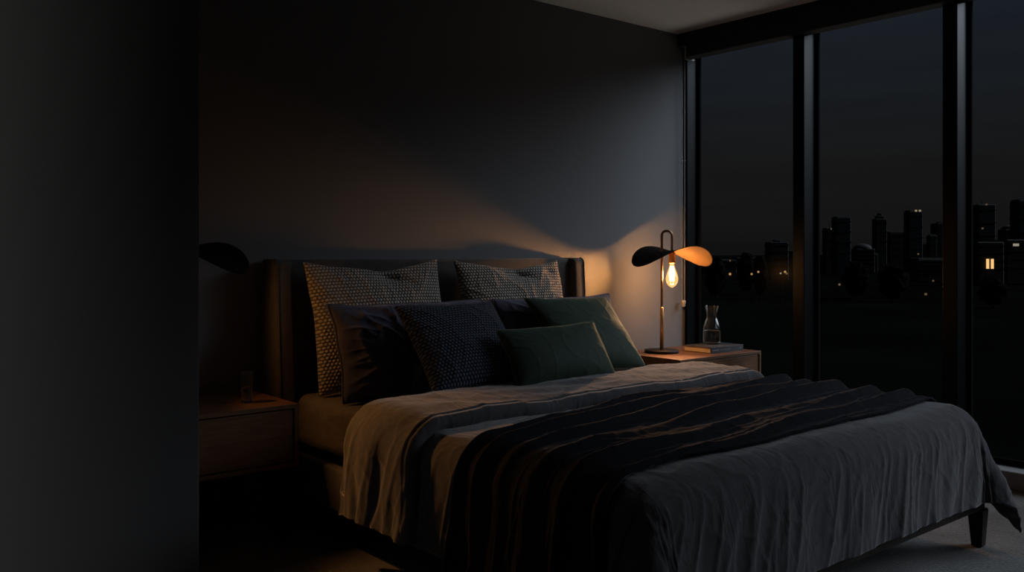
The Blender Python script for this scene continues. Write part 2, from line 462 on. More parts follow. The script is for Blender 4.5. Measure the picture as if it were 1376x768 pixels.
for x0, x1 in ((-2.885, -2.80), (-1.075, -0.99)):
    wg = rounded_prism('wing', wing_outline(), x0, x1, 0.014, M['upholstery'], hb)
    # piping along the front edge of the wing
    pts = wing_outline()[2:]
    xs = x0 + 0.012 if x0 < -2 else x1 - 0.012
    tube('piping', [(xs, y - 0.001, z) for y, z in pts[:-1]], 0.0035, M['upholstery'], hb, 8)
for s in (-1, 1):
    x = BX + s * 0.945
    bl(box('side_rail', (x - 0.025, -2.288, 0.15), (x + 0.025, -0.20, 0.315), M['upholstery'], bed, 0.012, 3, True))
bl(box('foot_rail', (BX - 1.01, -2.325, 0.15), (BX + 1.01, -2.285, 0.26), M['bedwood'], bed, 0.006, 2))
bl(box('platform', (BX - 0.915, -2.284, 0.255), (BX + 0.915, -0.12, 0.292), M['bedwood'], bed, 0.004))
for sx in (-1, 1):
    for y in (-2.30, -0.30):
        bm = bmesh.new()
        x = BX + sx * 1.005
        top = 0.030; bot = 0.020
        q = [bm.verts.new((x + dx * bot + (-sx) * 0.0, y + dy * bot, 0)) for dx, dy in ((-1, -1), (1, -1), (1, 1), (-1, 1))]
        p = [bm.verts.new((x - sx * 0.004 + dx * top, y + dy * top, 0.152)) for dx, dy in ((-1, -1), (1, -1), (1, 1), (-1, 1))]
        bm.faces.new(q[::-1]); bm.faces.new(p)
        for i in range(4): bm.faces.new((q[i], q[(i + 1) % 4], p[(i + 1) % 4], p[i]))
        bmesh.ops.bevel(bm, geom=list(bm.edges), offset=0.004, segments=2, affect='EDGES')
        bl(from_bm('leg', bm, M['bedwood'], bed))

# ------------------------------------------------------------------ mattress with its fitted sheet
def soft_box(name, c, hx, hy, hz, r, mat, n=90, fn=None):
    bm = bmesh.new()
    bmesh.ops.create_cube(bm, size=2.0)
    bmesh.ops.subdivide_edges(bm, edges=bm.edges[:], cuts=n, use_grid_fill=True)
    for v in bm.verts:
        p = Vector((v.co.x * hx, v.co.y * hy, v.co.z * hz))
        q = Vector((max(-hx + r, min(hx - r, p.x)), max(-hy + r, min(hy - r, p.y)), max(-hz + r, min(hz - r, p.z))))
        d = p - q
        if d.length > 1e-6:
            d = d.normalized() * r
        v.co = q + d
    o = from_bm(name, bm, mat, None, True)
    co = np.empty(len(o.data.vertices) * 3, np.float32); o.data.vertices.foreach_get('co', co); co = co.reshape(-1, 3)
    if fn is not None: fn(co)
    o.data.vertices.foreach_set('co', co.ravel()); o.data.update()
    o.location = c
    return o
def matt_fn(co):
    side = np.clip(np.abs(co[:, 0]) / 0.85, 0, 1) ** 6
    w = (ridged(co[:, 1] * 3.0 + co[:, 2] * 5, co[:, 2] * 7, 3) ** 3) * 0.006 * side
    co[:, 0] += np.sign(co[:, 0]) * w
    co[:, 2] += (noise2(co[:, 0] * 5, co[:, 1] * 4, 5) * 0.006) * (co[:, 2] > 0)
mt = soft_box('mattress', (BX + 0.0, -1.205, 0.4085), 0.85, 1.075, 0.113, 0.045, M['sheet'], 70, matt_fn)
tag(mt, 'thick mattress in a warm grey fitted sheet, bare beside the headboard', 'mattress')

# ------------------------------------------------------------------ bedding drape
A_, T0, R_, ZT = 0.88, 2.235, 0.115, 0.552
def drape(s, t, off, lift=0.0, side=86.0, corner=20.0):
    """s across the bed from its middle, t down the bed from the wall, off along the cloth normal"""
    ds = np.maximum(np.abs(s) - A_, 0); dt = np.maximum(t - T0, 0)
    d = np.hypot(ds, dt) + 1e-9
    nx = np.sign(s) * ds / d; ny = -dt / d
    qx = np.clip(s, -A_, A_); qy = -np.minimum(t, T0)
    c = 2 * ds * dt / (d * d)
    d = d * (1 - 0.03 * c)
    th = np.radians(side - corner * c)
    d1 = np.minimum(d, R_ * th)
    out = R_ * np.sin(d1 / R_) + (d - d1) * np.cos(th)
    drop = R_ * (1 - np.cos(d1 / R_)) + (d - d1) * np.sin(th)
    ang = np.minimum(d / R_, th)
    N = np.stack([nx * np.sin(ang), ny * np.sin(ang), np.cos(ang)], -1)
    P = np.stack([BX + qx + nx * out, qy + ny * out, ZT + lift - drop], -1)
    return P + N * off[..., None], d, c

def duvet_relief(s, t, d, c):
    """folds of the duvet: pleats running down the hanging sides, soft dents on top"""
    hang = sstep(0.05, 0.40, d)
    foot = sstep(0.0, 0.10, t - T0)
    side = sstep(0.0, 0.10, np.abs(s) - A_)
    # coordinate that runs along the hem
    along = s * foot * (1 - 0.5 * side) + (t * side) * np.where(foot > 0, 0.5 + 0.5 * (1 - foot), 1)
    sl = along + 0.30 * d
    h = (noise2(sl * 6.5, d * 1.6, 1) * 0.026 + noise2(sl * 15, d * 2.2, 2) * 0.008) * hang
    h += (ridged(sl * 11, d * 1.5, 3) ** 4) * 0.006 * sstep(0.02, 0.2, d)
    h += c * hang * (np.sin(np.arctan2(np.maximum(t - T0, 0), np.maximum(np.abs(s) - A_, 1e-6)) * 7 + 0.6) * 0.014)
    top = 1 - sstep(0.0, 0.15, d)
    h += top * 0.75 * (noise2(s * 2.6, t * 2.4, 4) * 0.020 + ridged(s * 4 + t * 1.2, t * 3 - s * 0.6, 5) ** 4 * 0.004)
    h += ridged(s * 7 + t * 3, t * 6, 6) ** 5 * 0.0025
    return h

S_MAX = A_ + 0.435
s_lin = np.linspace(-S_MAX, S_MAX, 380)
def duvet():
    t_hem = T0 + 0.415
    th, te, rf = 0.93, 1.31, 0.019
    tt = [np.linspace(t_hem, th, 300), np.full(12, th), np.linspace(th, te, 70)[1:], np.full(10, te)]
    of = [np.zeros(300)]
    a = np.linspace(0, PI, 12)
    tt[1] = th - rf * np.sin(a); of.append(rf - rf * np.cos(a))
    of.append(np.full(69, 2 * rf))
    b = np.linspace(0, PI, 10)
    tt[3] = te + 0.022 * np.sin(b); of.append(2 * rf - 0.022 + 0.022 * np.cos(b))
    T1 = np.concatenate(tt); O1 = np.concatenate(of)
    lay = np.concatenate([np.zeros(306), np.ones(6), np.ones(79)])[:len(T1)]
    S, T = np.meshgrid(s_lin, T1)
    O = np.broadcast_to(O1[:, None], S.shape).copy()
    L = np.broadcast_to(lay[:, None], S.shape)
    # the head edge and the turned-back edge wander a little
    wob = 0.02 * noise2(S * 1.7, S * 0 + 3, 9) + 0.012 * noise2(S * 5, S * 0 + 1, 10)
    near = 1 - sstep(0.0, 0.5, np.abs(T - 1.1) - 0.1)
    T = T + wob * near
    # the turned-back flap: its hem ends a little higher and swings towards the foot
    over = np.maximum(np.abs(S) - A_, 0)
    S2 = np.where(L > 0, np.sign(S) * np.minimum(np.abs(S), A_ + over * 0.97), S)
    T = T + L * over * 0.12
    P0, d, c = drape(S2, T, np.zeros_like(S))
    h = duvet_relief(S2, T, d, c)
    puff = 0.008 * np.sin(np.clip((T - 0.93) / 0.4, 0, 1) * PI) * L
    flap_h = L * (noise2(S2 * 3, T * 9 - S2 * 2, 12) * 0.014 + noise2(T * 16, d * 2, 13) * 0.02 * sstep(0.1, 0.4, d))
    P, d, c = drape(S2, T, O + h + puff + np.maximum(flap_h, -0.015))
    P[..., 2] = np.maximum(P[..., 2], 0.035)
    U = np.stack([S, T], -1)
    o = grid_mesh('duvet', P[::-1], U[::-1], M['duvet'])
    so = o.modifiers.new('thickness', 'SOLIDIFY'); so.thickness = 0.012; so.offset = -1
    tag(o, 'slate grey linen duvet covering the bed, its top edge turned back below the pillows', 'duvet')
    return o
dv = duvet()

def throw():
    nu, nw = 420, 190
    u = np.linspace(-(A_ + 0.60), A_ + 0.42, nu)
    w = np.linspace(0, 1, nw)
    U, W = np.meshgrid(u, w)
    # upper and lower edge of the band run aslant: further down the bed on the left
    f = (U + A_) / (2 * A_)
    fc = np.clip(f, 0, 1.05)
    t_a = 1.60 - 0.20 * sstep(0.0, 0.55, fc) - 0.03 * fc + 0.02 * noise2(U * 2.2, U * 0, 21)
    t_b = 2.225 - 0.06 * fc + 0.022 * noise2(U * 2.0, U * 0 + 4, 22)
    spread = np.where(f < 0, np.minimum(-f, 0.3), 0)
    t_a = t_a - 0.10 * spread; t_b = t_b + 0.03 * spread
    T = t_a + (t_b - t_a) * W
    # long ridges along the band, fanning over the left edge
    ph = W * 5.3 + 0.6 * noise2(U * 0.8, W * 1.4, 23) + 0.12 * noise2(U * 2.0, W * 2, 24) + 0.45 * f
    rid = (0.5 + 0.5 * np.cos(ph * 2 * PI)) ** 2.6
    amp = 0.024 + 0.030 * noise2(U * 1.0, W * 3.0, 25)
    _, d, c = drape(U, np.minimum(T, T0), np.zeros_like(U))
    h = rid * np.maximum(amp, 0.006)
    h += ridged(U * 1.5 + W * 2, W * 11, 26) ** 4 * 0.005
    hang = sstep(0.05, 0.4, d)
    h += hang * (noise2(T * 12, d * 1.6, 27) * 0.03 + 0.012)
    edge = np.minimum(sstep(0, 0.03, W), sstep(0, 0.03, 1 - W))
    base = 0.014
    # lie on the duvet's own folds
    dh = duvet_relief(U, T, *drape(U, T, np.zeros_like(U))[1:])
    P, d, c = drape(U, T, base + dh * 0.9 + 0.004 + h * (0.3 + 0.7 * edge))
    P[..., 2] = np.maximum(P[..., 2], 0.03)
    o = grid_mesh('throw_blanket', P, np.stack([U, T], -1), M['throw'])
    so = o.modifiers.new('thickness', 'SOLIDIFY'); so.thickness = 0.009; so.offset = -1
    tag(o, 'black velvet throw laid in folds across the lower bed and over its side', 'throw blanket')
    return o
throw()

# ------------------------------------------------------------------ pillows
def pillow(name, w, h, T, mat, loc, tilt, yaw=0, roll=0, pinch=0.07, pinchy=None, n=120, seed=0, wr=0.010, dent=None, seam=None, seam_r=0.004, power=0.42, uvflip=False):
    a = np.linspace(-1, 1, n)
    a = np.sign(a) * np.abs(a) ** 0.8 if False else a
    Aa, Bb = np.meshgrid(a, a)
    pinchy = pinch * 0.9 if pinchy is None else pinchy
    def outline(A, B):
        x = w / 2 * A * (1 - pinch * (1 - B ** 2) * (0.8 + 0.2 * np.abs(A)))
        y = h / 2 * B * (1 - pinchy * (1 - A ** 2) * (0.45 + 0.55 * (B > 0)))
        x = x + 0.012 * noise2(B * 2 + 3, A * 1, seed + 40) * np.abs(A) ** 2 * w * 1.2
        y = y + 0.012 * noise2(A * 2 + 7, B * 1, seed + 41) * np.abs(B) ** 2 * h * 1.4
        return x, y
    X, Y = outline(Aa, Bb)
    prof = np.clip((1 - Aa ** 2) * (1 - Bb ** 2), 0, 1) ** power
    belly = 1 + 0.18 * -Bb                           # filling settles low
    env = np.clip((1 - Aa ** 2) * (1 - Bb ** 2) * 4, 0, 1)
    def relief(sd):
        r = noise2(X * 7, Y * 7, seed + sd) * wr * 1.3
        # creases running in from the corners and edges
        ang = np.arctan2(Bb, Aa); rad = np.hypot(Aa, Bb)
        r += (ridged(ang * 2.6, rad * 0.8, seed + sd + 3) ** 4) * wr * 1.2 * sstep(0.45, 1.1, rad)
        r += ridged(X * 9 + Y * 4, Y * 6 - X * 3, seed + sd + 5) ** 5 * wr * 0.7
        return r
    Zf = T / 2 * prof * belly + relief(1) * env
    Zb = -T / 2 * prof * belly * 0.8 + relief(9) * env * 0.5
    if dent:
        for da, db, rr, dp in dent:
            g = np.exp(-(((Aa - da) / rr) ** 2 + ((Bb - db) / (rr * 0.9)) ** 2))
            Zf = Zf - dp * g * env; Y = Y - dp * 0.5 * g
            line = np.exp(-(((Aa - da) * 0.7 + (Bb - db) * 0.9) / (rr * 0.22)) ** 2) * np.exp(-((Aa - da) / (rr * 1.2)) ** 2 - ((Bb - db) / (rr * 1.2)) ** 2)
            Zf = Zf - dp * 0.45 * line * env
    Vf = np.stack([X, Y + h / 2, Zf], -1); Vb = np.stack([X, Y + h / 2, Zb], -1)
    n2 = n * n
    idf = np.arange(n2).reshape(n, n); idb = idf + n2
    bmask = np.zeros((n, n), bool); bmask[0] = bmask[-1] = True; bmask[:, 0] = bmask[:, -1] = True
    idb = np.where(bmask, idf, idb)
    qf = np.stack([idf[:-1, :-1], idf[:-1, 1:], idf[1:, 1:], idf[1:, :-1]], -1).reshape(-1, 4)
    qb = np.stack([idb[:-1, :-1], idb[1:, :-1], idb[1:, 1:], idb[:-1, 1:]], -1).reshape(-1, 4)
    V = np.concatenate([Vf.reshape(-1, 3), Vb.reshape(-1, 3)])
    uv = np.concatenate([np.stack([(X / w + 0.5), (Y / h + 0.5)], -1).reshape(-1, 2)] * 2)
    Q = np.concatenate([qf, qb])
    used = np.unique(Q); remap = -np.ones(len(V), int); remap[used] = np.arange(len(used))
    o = quads_mesh(name, V[used], remap[Q], uv[used], mat)
    o.matrix_world = (Matrix.Translation(loc) @ Matrix.Rotation(yaw, 4, 'Z') @ Matrix.Rotation(PI / 2 - tilt, 4, 'X') @ Matrix.Rotation(roll, 4, 'Z'))
    if seam:
        k = 90
        e = np.linspace(-1, 1, k)[:-1]
        one = np.ones(k - 1)
        ring = [outline(e, -one), outline(one, e), outline(-e, one), outline(-one, -e)]
        R = np.concatenate([np.stack([x, y + h / 2, np.zeros_like(x)], 1) for x, y in ring])
        if dent:
            for da, db, rr, dp in dent:
                g = np.exp(-(((R[:, 0] / (w / 2) - da) / rr) ** 2 + (((R[:, 1] - h / 2) / (h / 2) - db) / (rr * 0.9)) ** 2))
                R[:, 1] -= dp * 0.5 * g
        tube('piping', R, seam_r, seam, o, 8, closed=True)
    return o
R = math.radians
G = 'pillows propped against the headboard'
tag(pillow('euro_pillow', 0.72, 0.60, 0.19, M['euro'], (-2.395, -0.315, 0.532), R(13), R(0), R(0.5), 0.06, 0.13, 150, 1, 0.007, [(0.12, 0.93, 0.30, 0.035)]),
    'large warm grey waffle-knit pillow against the headboard, at the end far from the windows', 'pillow', G)
tag(pillow('euro_pillow', 0.71, 0.60, 0.19, M['euro'], (-1.585, -0.315, 0.532), R(13), R(0), R(0), 0.06, 0.13, 150, 2, 0.007, [(0.12, 0.93, 0.28, 0.04), (0.75, 0.85, 0.2, 0.02)]),
    'large warm grey waffle-knit pillow against the headboard, at the end by the glowing lamp', 'pillow', G)
tag(pillow('sleeping_pillow', 0.82, 0.42, 0.20, M['navy'], (-2.36, -0.555, 0.53), R(18), R(0), R(0), 0.05, 0.06, 130, 3, 0.020, None, M['navy'], 0.005),
    'creased dark navy sleeping pillow lit brown at its open end, behind the blue knit cushion', 'pillow', G)
tag(pillow('sleeping_pillow', 0.81, 0.42, 0.19, M['navy'], (-1.46, -0.545, 0.53), R(20), R(0), R(0), 0.05, 0.06, 130, 4, 0.012, None, M['navy'], 0.005),
    'dark navy sleeping pillow mostly hidden behind the green velvet cushions', 'pillow', G)
tag(pillow('knit_cushion', 0.52, 0.445, 0.17, M['blue_knit'], (-2.30, -0.905, 0.586), R(39), R(0), R(1), 0.06, 0.09, 130, 5, 0.005),
    'square navy blue honeycomb-knit cushion leaning on the navy pillow', 'cushion', G)
tag(pillow('velvet_cushion', 0.55, 0.45, 0.16, M['green'], (-1.485, -0.81, 0.585), R(41), R(0), R(-1.5), 0.06, 0.07, 120, 6, 0.0022, None, M['green_piping'], 0.0032),
    'large square dark green velvet cushion nearest the lamp', 'cushion', G)
tag(pillow('lumbar_cushion', 0.58, 0.275, 0.15, M['green'], (-1.94, -1.03, 0.592), R(30), R(0), R(1), 0.05, 0.07, 120, 7, 0.0022, None, M['green_piping'], 0.0030),
    'small oblong dark green velvet cushion lying foremost on the duvet', 'cushion', G)

# ------------------------------------------------------------------ nightstands
def nightstand(x0, x1, y0, y1, label):
    ztop, zb = 0.55, 0.30
    cx, cy = (x0 + x1) / 2, (y0 + y1) / 2
    ns = empty('nightstand', (cx, cy, 0), label=label, cat='nightstand', group='walnut nightstands beside the bed')
    hx, hy = (x1 - x0) / 2, (y1 - y0) / 2
    bm = bmesh.new()
    t = 0.018
    box_bm(bm, (-hx, -hy, ztop - t), (hx, hy, ztop), 0.0025)
    box_bm(bm, (-hx, -hy, zb), (-hx + t, hy, ztop - t), 0.002); box_bm(bm, (hx - t, -hy, zb), (hx, hy, ztop - t), 0.002)
    box_bm(bm, (-hx + t, -hy, zb), (hx - t, hy, zb + t), 0.002); box_bm(bm, (-hx + t, hy - t, zb + t), (hx - t, hy, ztop - t))
    from_bm('carcass', bm, M['walnut'], ns)
    dr = box('drawer', (-hx + t + 0.004, -hy + 0.006, zb + t + 0.004), (hx - t - 0.004, hy - 0.06, ztop - t - 0.005), M['walnut'], ns, 0.0025)
    for sx in (-1, 1):
        for sy in (-1, 1):
            bm = bmesh.new()
            px, py = sx * (hx - 0.045), sy * (hy - 0.045)
            r = bmesh.ops.create_cone(bm, segments=20, radius1=0.011, radius2=0.018, depth=zb, cap_ends=True)
            for v in bm.verts: v.co += Vector((px, py, zb / 2))
            from_bm('leg', bm, M['bedwood'], ns)
    return ns
nightstand(-0.645, 0.118, -0.566, -0.06, 'walnut nightstand by the window, carrying the glowing lamp, book and carafe')
nightstand(-3.70, -2.962, -0.542, -0.03, 'walnut nightstand in the dark corner, carrying the drinking glass')

# ------------------------------------------------------------------ lamps
CAMROT = R(-39.6)
def table_lamp(loc, rz, label, fil, bulbm, mirror=False):
    lp = empty('table_lamp', loc, rz, label, 'lamp', 'wave-shaded table lamps on the nightstands')
    lathe('base', [(0, 0), (0.100, 0), (0.103, 0.003), (0.103, 0.014), (0.100, 0.018), (0, 0.018)], M['lamp_black'], lp, 56)
    lathe('sleeve', [(0, 0.018), (0.0115, 0.018), (0.0115, 0.272), (0.0095, 0.275), (0, 0.275)], M['brass'], lp, 24)
    # stem with its crook
    hk = 0.031
    ztop = 0.735 - hk
    path = [(0, 0, z) for z in np.linspace(0.27, ztop, 12)]
    path += [(hk - hk * math.cos(t), 0, ztop + hk * math.sin(t)) for t in np.linspace(0, PI, 25)[1:]]
    path += [(2 * hk, 0, z) for z in np.linspace(ztop, 0.612, 8)[1:]]
    tube('stem', path, 0.0078, M['bronze'], lp, 16)
    bx, zs = 2 * hk, 0.612
    sh_mesh(lp, bx, zs, 2.7 if mirror else -2.7)
    lathe('socket', [(0, 0.0), (0.017, 0.0), (0.021, -0.006), (0.021, -0.05), (0.0225, -0.056), (0.0225, -0.068), (0.016, -0.071), (0, -0.071)], M['brass'], lp, 28, (bx, 0, zs - 0.004))
    # pear-shaped filament bulb, drop down
    pr = [(0.0, 0.0), (0.013, -0.001), (0.0145, -0.015), (0.021, -0.035), (0.031, -0.062), (0.0365, -0.085), (0.0375, -0.098), (0.034, -0.115), (0.025, -0.131), (0.013, -0.141), (0.005, -0.146), (0.0, -0.147)]
    P = np.array(pr); tt = np.linspace(0, len(P) - 1, 40)
    pr = [(max(0, np.interp(t, range(len(P)), P[:, 0])), np.interp(t, range(len(P)), P[:, 1])) for t in tt]
    zb = zs - 0.073
    b = lathe('bulb', pr, bulbm, lp, 36, (bx, 0, zb))
    bm_pts = []
    for k in range(6):                               # cage of long filaments
        a0 = k * PI / 3
        pts = [(0.007 * math.cos(a0), 0.007 * math.sin(a0), -0.018), (0.016 * math.cos(a0), 0.016 * math.sin(a0), -0.065), (0.011 * math.cos(a0 + 0.4), 0.011 * math.sin(a0 + 0.4), -0.108)]
        bm_pts.append(tube_np(pts, 0.0028, 8))
    V = np.concatenate([v.reshape(-1, 3) for v in bm_pts]); qs = []
    for k in range(6):
        idx = np.arange(24).reshape(3, 8) + 24 * k
        idx = np.concatenate([idx, idx[:, :1]], 1)
        qs.append(np.stack([idx[:-1, :-1], idx[1:, :-1], idx[1:, 1:], idx[:-1, 1:]], -1).reshape(-1, 4))
    quads_mesh('filament', V, np.concatenate(qs), None, fil, b)
    return lp, (bx, zb - 0.07)

def sh_mesh(lp, bx, zs, tw):
    """leather-like disc bent into a wave: drooping towards both ends, twisted like a propeller"""
    Rr = 0.243
    nr, na = 40, 96
    rr = np.linspace(0.0, 1, nr); aa = np.linspace(0, 2 * PI, na, endpoint=False)
    RR, AA = np.meshgrid(rr, aa, indexing='ij')
    u = RR * Rr * np.cos(AA); v = RR * Rr * np.sin(AA) * 0.62
    z = tw * u * v - 1.15 * u * u + 0.15 * v * v
    th = 0.004
    top = np.stack([u + bx, v, zs + z + th / 2 + 0.002], -1)
    bot = np.stack([u + bx, v, zs + z - th / 2 + 0.002], -1)
    o = grid_mesh('shade', np.concatenate([bot[:], top[::-1]]), None, M['shade_out'], lp, wrap=True)
    o.data.materials.append(M['shade_in'])
    mi = np.zeros(len(o.data.polygons), np.int32); mi[: (nr - 1) * na] = 1
    o.data.polygons.foreach_set('material_index', mi)
    return o

L_R = (-0.435, -0.245, 0.55)
lampR, (bx, bz) = table_lamp(L_R, CAMROT, 'glowing brass table lamp with wave-shaped shade by the window', M['filament'], M['bulb'])
L_L = (-3.40, -0.31, 0.55)
lampL, _ = table_lamp(L_L, R(-25), 'dim table lamp, its dark wavy shade half lost in the shadowy corner', M['filament_dim'], M['bulb_dim'], True)

def add_light(name, typ, loc, energy, col, **kw):
    d = bpy.data.lights.new(name, typ); d.energy = energy; d.color = col
    for k, v in kw.items(): setattr(d, k, v)
    o = bpy.data.objects.new(name, d); COL.objects.link(o); o.location = loc
    return o
def bulb_pos(L, rz): return (L[0] + bx * math.cos(rz), L[1] + bx * math.sin(rz), L[2] + bz)
WARM = (1.0, 0.45, 0.13)
add_light('bulb_light', 'POINT', bulb_pos(L_R, CAMROT), 11.0, WARM, shadow_soft_size=0.025)
def spot(name, src, dst, energy, size, blend, col=WARM):
    o = add_light(name, 'SPOT', src, energy, col, shadow_soft_size=0.03, spot_size=R(size), spot_blend=blend)
    o.rotation_euler = (Vector(dst) - Vector(src)).to_track_quat('-Z', 'Y').to_euler()
    return o
spot('wall_fill_spot', bulb_pos(L_R, CAMROT), (-1.08, 0.0, 1.03), 120.0, 60, 1.0)      # extra spot at the bulb, added to warm the wall
spot('duvet_fill_spot', bulb_pos(L_R, CAMROT), (-0.85, -0.75, 0.55), 66.0, 92, 0.9, (1.0, 0.58, 0.34))      # extra spot at the bulb, added to brighten duvet and table
spot('bulb_light_dim', bulb_pos(L_L, R(-25)), (-2.3, -0.9, 0.76), 6.5, 124, 0.65)
spot('bed_side_fill_spot', bulb_pos(L_L, R(-25)), (-2.88, -1.3, 0.40), 46.0, 62, 0.9)  # second spot added at the left bulb to brighten the duvet side

# unseen light added on the left, fading across the partition through the opening
o = add_light('added_left_light', 'AREA', (-6.35, -2.63, 1.3), 46.0, (1.0, 0.98, 0.95), shape='RECTANGLE', size=0.5, size_y=2.4)
o.rotation_euler = (Vector((-4.1, -1.1, 1.3)) - Vector(o.location)).to_track_quat('-Z', 'Y').to_euler()

# unseen light added outside, below the windows, to brighten the ceiling
o = add_light('added_ceiling_light', 'AREA', (3.0, -0.55, -1.2), 22.0, (1.0, 0.9, 0.78), shape='SQUARE', size=2.5)
o.rotation_euler = (Vector((-0.8, -0.7, 2.58)) - Vector(o.location)).to_track_quat('-Z', 'Y').to_euler()

# ------------------------------------------------------------------ things on the nightstands
bk = empty('book', (-0.10, -0.372, 0.5505), R(-1.5), 'thick charcoal hardback book lying under the water carafe', 'book')
hx, hy, tk = 0.155, 0.104, 0.036
bm = bmesh.new()
box_bm(bm, (-hx, -hy, 0), (hx, hy, 0.003), 0.001); box_bm(bm, (-hx, -hy, tk - 0.003), (hx, hy, tk), 0.001)
box_bm(bm, (-hx, -hy - 0.002, 0.0), (hx, -hy + 0.002, tk), 0.0015)
from_bm('cover', bm, M['book_cover'], bk)
box('pages', (-hx + 0.003, -hy + 0.003, 0.0032), (hx - 0.003, hy - 0.004, tk - 0.0032), M['pages'], bk)
bm = bmesh.new()
ys = -hy - 0.0024
def stroke(x0, x1, z0, z1): box_bm(bm, (x0, ys, z0), (x1, ys + 0.0006, z1))
for k in range(7):
    x = -hx + 0.016 + k * 0.0085
    stroke(x, x + 0.0022, 0.0135, 0.0215); stroke(x + 0.0045, x + 0.0066, 0.0135, 0.0215)
    stroke(x, x + 0.0066, 0.0135 if k % 2 else 0.0195, 0.0155 if k % 2 else 0.0215)
for k in range(15):
    x = -hx + 0.088 + k * 0.0066
    stroke(x, x + 0.0045, 0.0160, 0.0178)
    if k % 3 != 1: stroke(x, x + 0.0014, 0.0160, 0.0200)
from_bm('spine_lettering', bm, M['ink'], bk)
bm = bmesh.new()
for k in range(2):
    x = hx - 0.036 + k * 0.012
    stroke(x, x + 0.0016, 0.013, 0.024); stroke(x, x + 0.008, 0.0225, 0.024); stroke(x + 0.0064, x + 0.008, 0.017, 0.024); stroke(x, x + 0.008, 0.017, 0.0185)
from_bm('spine_emblem', bm, M['ink'], bk)

def vessel(name, outer, wall, water_z, loc, label, cat):
    t = empty(name, loc, 0, label, cat)
    O = np.array(outer, float)
    tt = np.linspace(0, len(O) - 1, len(O) * 6)
    O = np.stack([np.interp(tt, range(len(O)), O[:, 0]), np.interp(tt, range(len(O)), O[:, 1])], 1)
    k = np.ones(7) / 7
    sm = O.copy()
    for c in (0, 1): sm[3:-3, c] = np.convolve(O[:, c], k, 'valid')
    O = sm
    base_t = 0.008
    inner = [(max(r - wall, 0.0005), max(z, base_t)) for r, z in O if z > base_t * 0.9]
    inner = [(0, base_t)] + inner
    prof = [(0, 0)] + [tuple(p) for p in O] + inner[::-1]
    lathe('vessel', prof, M['glass'], t, 56)
    wi = [(max(r - wall - 0.0004, 0.0004), max(z, base_t + 0.0004)) for r, z in O if base_t * 0.9 < z < water_z]
    lathe('water', [(0, base_t + 0.0004)] + wi + [(wi[-1][0], water_z), (0, water_z)], M['water'], t, 56)
    return t
vessel('carafe', [(0.047, 0.0), (0.0535, 0.004), (0.0555, 0.02), (0.0555, 0.05), (0.0545, 0.085), (0.052, 0.11), (0.046, 0.132), (0.036, 0.152), (0.0315, 0.168), (0.032, 0.185), (0.037, 0.21), (0.0435, 0.234), (0.0445, 0.236)],
       0.0026, 0.086, (-0.075, -0.34, 0.5868), 'clear glass water carafe with pinched neck standing on the book', 'carafe')
vessel('drinking_glass', [(0.019, 0.0), (0.0215, 0.003), (0.0225, 0.02), (0.0235, 0.06), (0.025, 0.10), (0.026, 0.125)],
       0.002, 0.062, (-3.115, -0.39, 0.5503), 'slim drinking glass of water on the dark nightstand', 'glass')

# ------------------------------------------------------------------ the city beyond the windows
CX, CY, CH = -4.596, -3.855, 1.15
ca, sa = math.cos(R(39.6)), math.sin(R(39.6))
def city(px, depth, y=None):
    """world place of a far thing, from its bearing and its distance"""
    lat = (px - 688) / 1208 * depth
    x = CX + sa * depth + ca * lat; yy = CY + ca * depth - sa * lat
    return (x, yy, None if y is None else CH - (y - 340) / 1208 * depth)
GZ = -14.0
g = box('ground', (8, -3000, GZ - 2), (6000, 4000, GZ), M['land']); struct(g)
GC = 'towers of the night skyline'
def tower(px0, px1, ytop, depth, mat, label, extras=(), roof=None, nm='tower'):
    xm, ym, zt = city((px0 + px1) / 2, depth, ytop)
    w = (px1 - px0) / 1208 * depth
    t = empty(nm, (xm, ym, GZ), R(-39.6), label, 'building', GC)
    H = zt - GZ
    bm = bmesh.new()
    box_bm(bm, (-w / 2, -w / 2, 0), (w / 2, w / 2, H), 0.4, 1)
    k = int(H / 7)
    for i in range(max(4, k // 2)):                  # floor bands
        z = H * (0.3 + 0.7 * (i + 0.6) / max(4, k // 2))
        box_bm(bm, (-w / 2 - 0.3, -w / 2 - 0.3, z - 0.5), (w / 2 + 0.3, w / 2 + 0.3, z))
    from_bm('shaft', bm, mat, t)
    for e in extras:
        typ = e[0]
        if typ == 'tier':                            # set-back tier: width share, height px
            hgt = e[2] / 1208 * depth
            z0 = H + e[3] / 1208 * depth if len(e) > 3 else H
            bm = bmesh.new(); box_bm(bm, (-w / 2 * e[1], -w / 2 * e[1], z0), (w / 2 * e[1], w / 2 * e[1], z0 + hgt), 0.3, 1)
            from_bm('roof_tier', bm, mat, t)
        if typ == 'mast':
            x = e[1] * w / 2; hgt = e[2] / 1208 * depth; z0 = H + (e[3] / 1208 * depth if len(e) > 3 else 0)
            tube('mast', [(x, 0, z0 - 1), (x, 0, z0 + hgt)], [0.45 / 1208 * depth, 0.25 / 1208 * depth], mat, t, 8)
        if typ == 'light':                           # x share, y px below roof, w px, h px, material
            x = e[1] * w / 2; z = H - e[2] / 1208 * depth; ww = e[3] / 1208 * depth; hh = e[4] / 1208 * depth
            box('lit_window', (x - ww / 2, -w / 2 - 1.0, z - hh / 2), (x + ww / 2, -w / 2 - 0.4, z + hh / 2), M[e[5]], t)
        if typ == 'dome':
            lathe('dome', [(w / 2 * math.cos(q), H + e[1] / 1208 * depth * math.sin(q)) for q in np.linspace(0, PI / 2, 10)], mat, t, 24)
    return t
FB, FG, FN = M['facade_blue'], M['facade_grey'], M['facade_brown']
tower(1031, 1056, 325, 520, FB, 'squat dark tower with a notched roof in the first window pane', [('tier', 0.35, 3), ('light', 0.75, 42, 2.2, 2.2, 'lit_dim')])
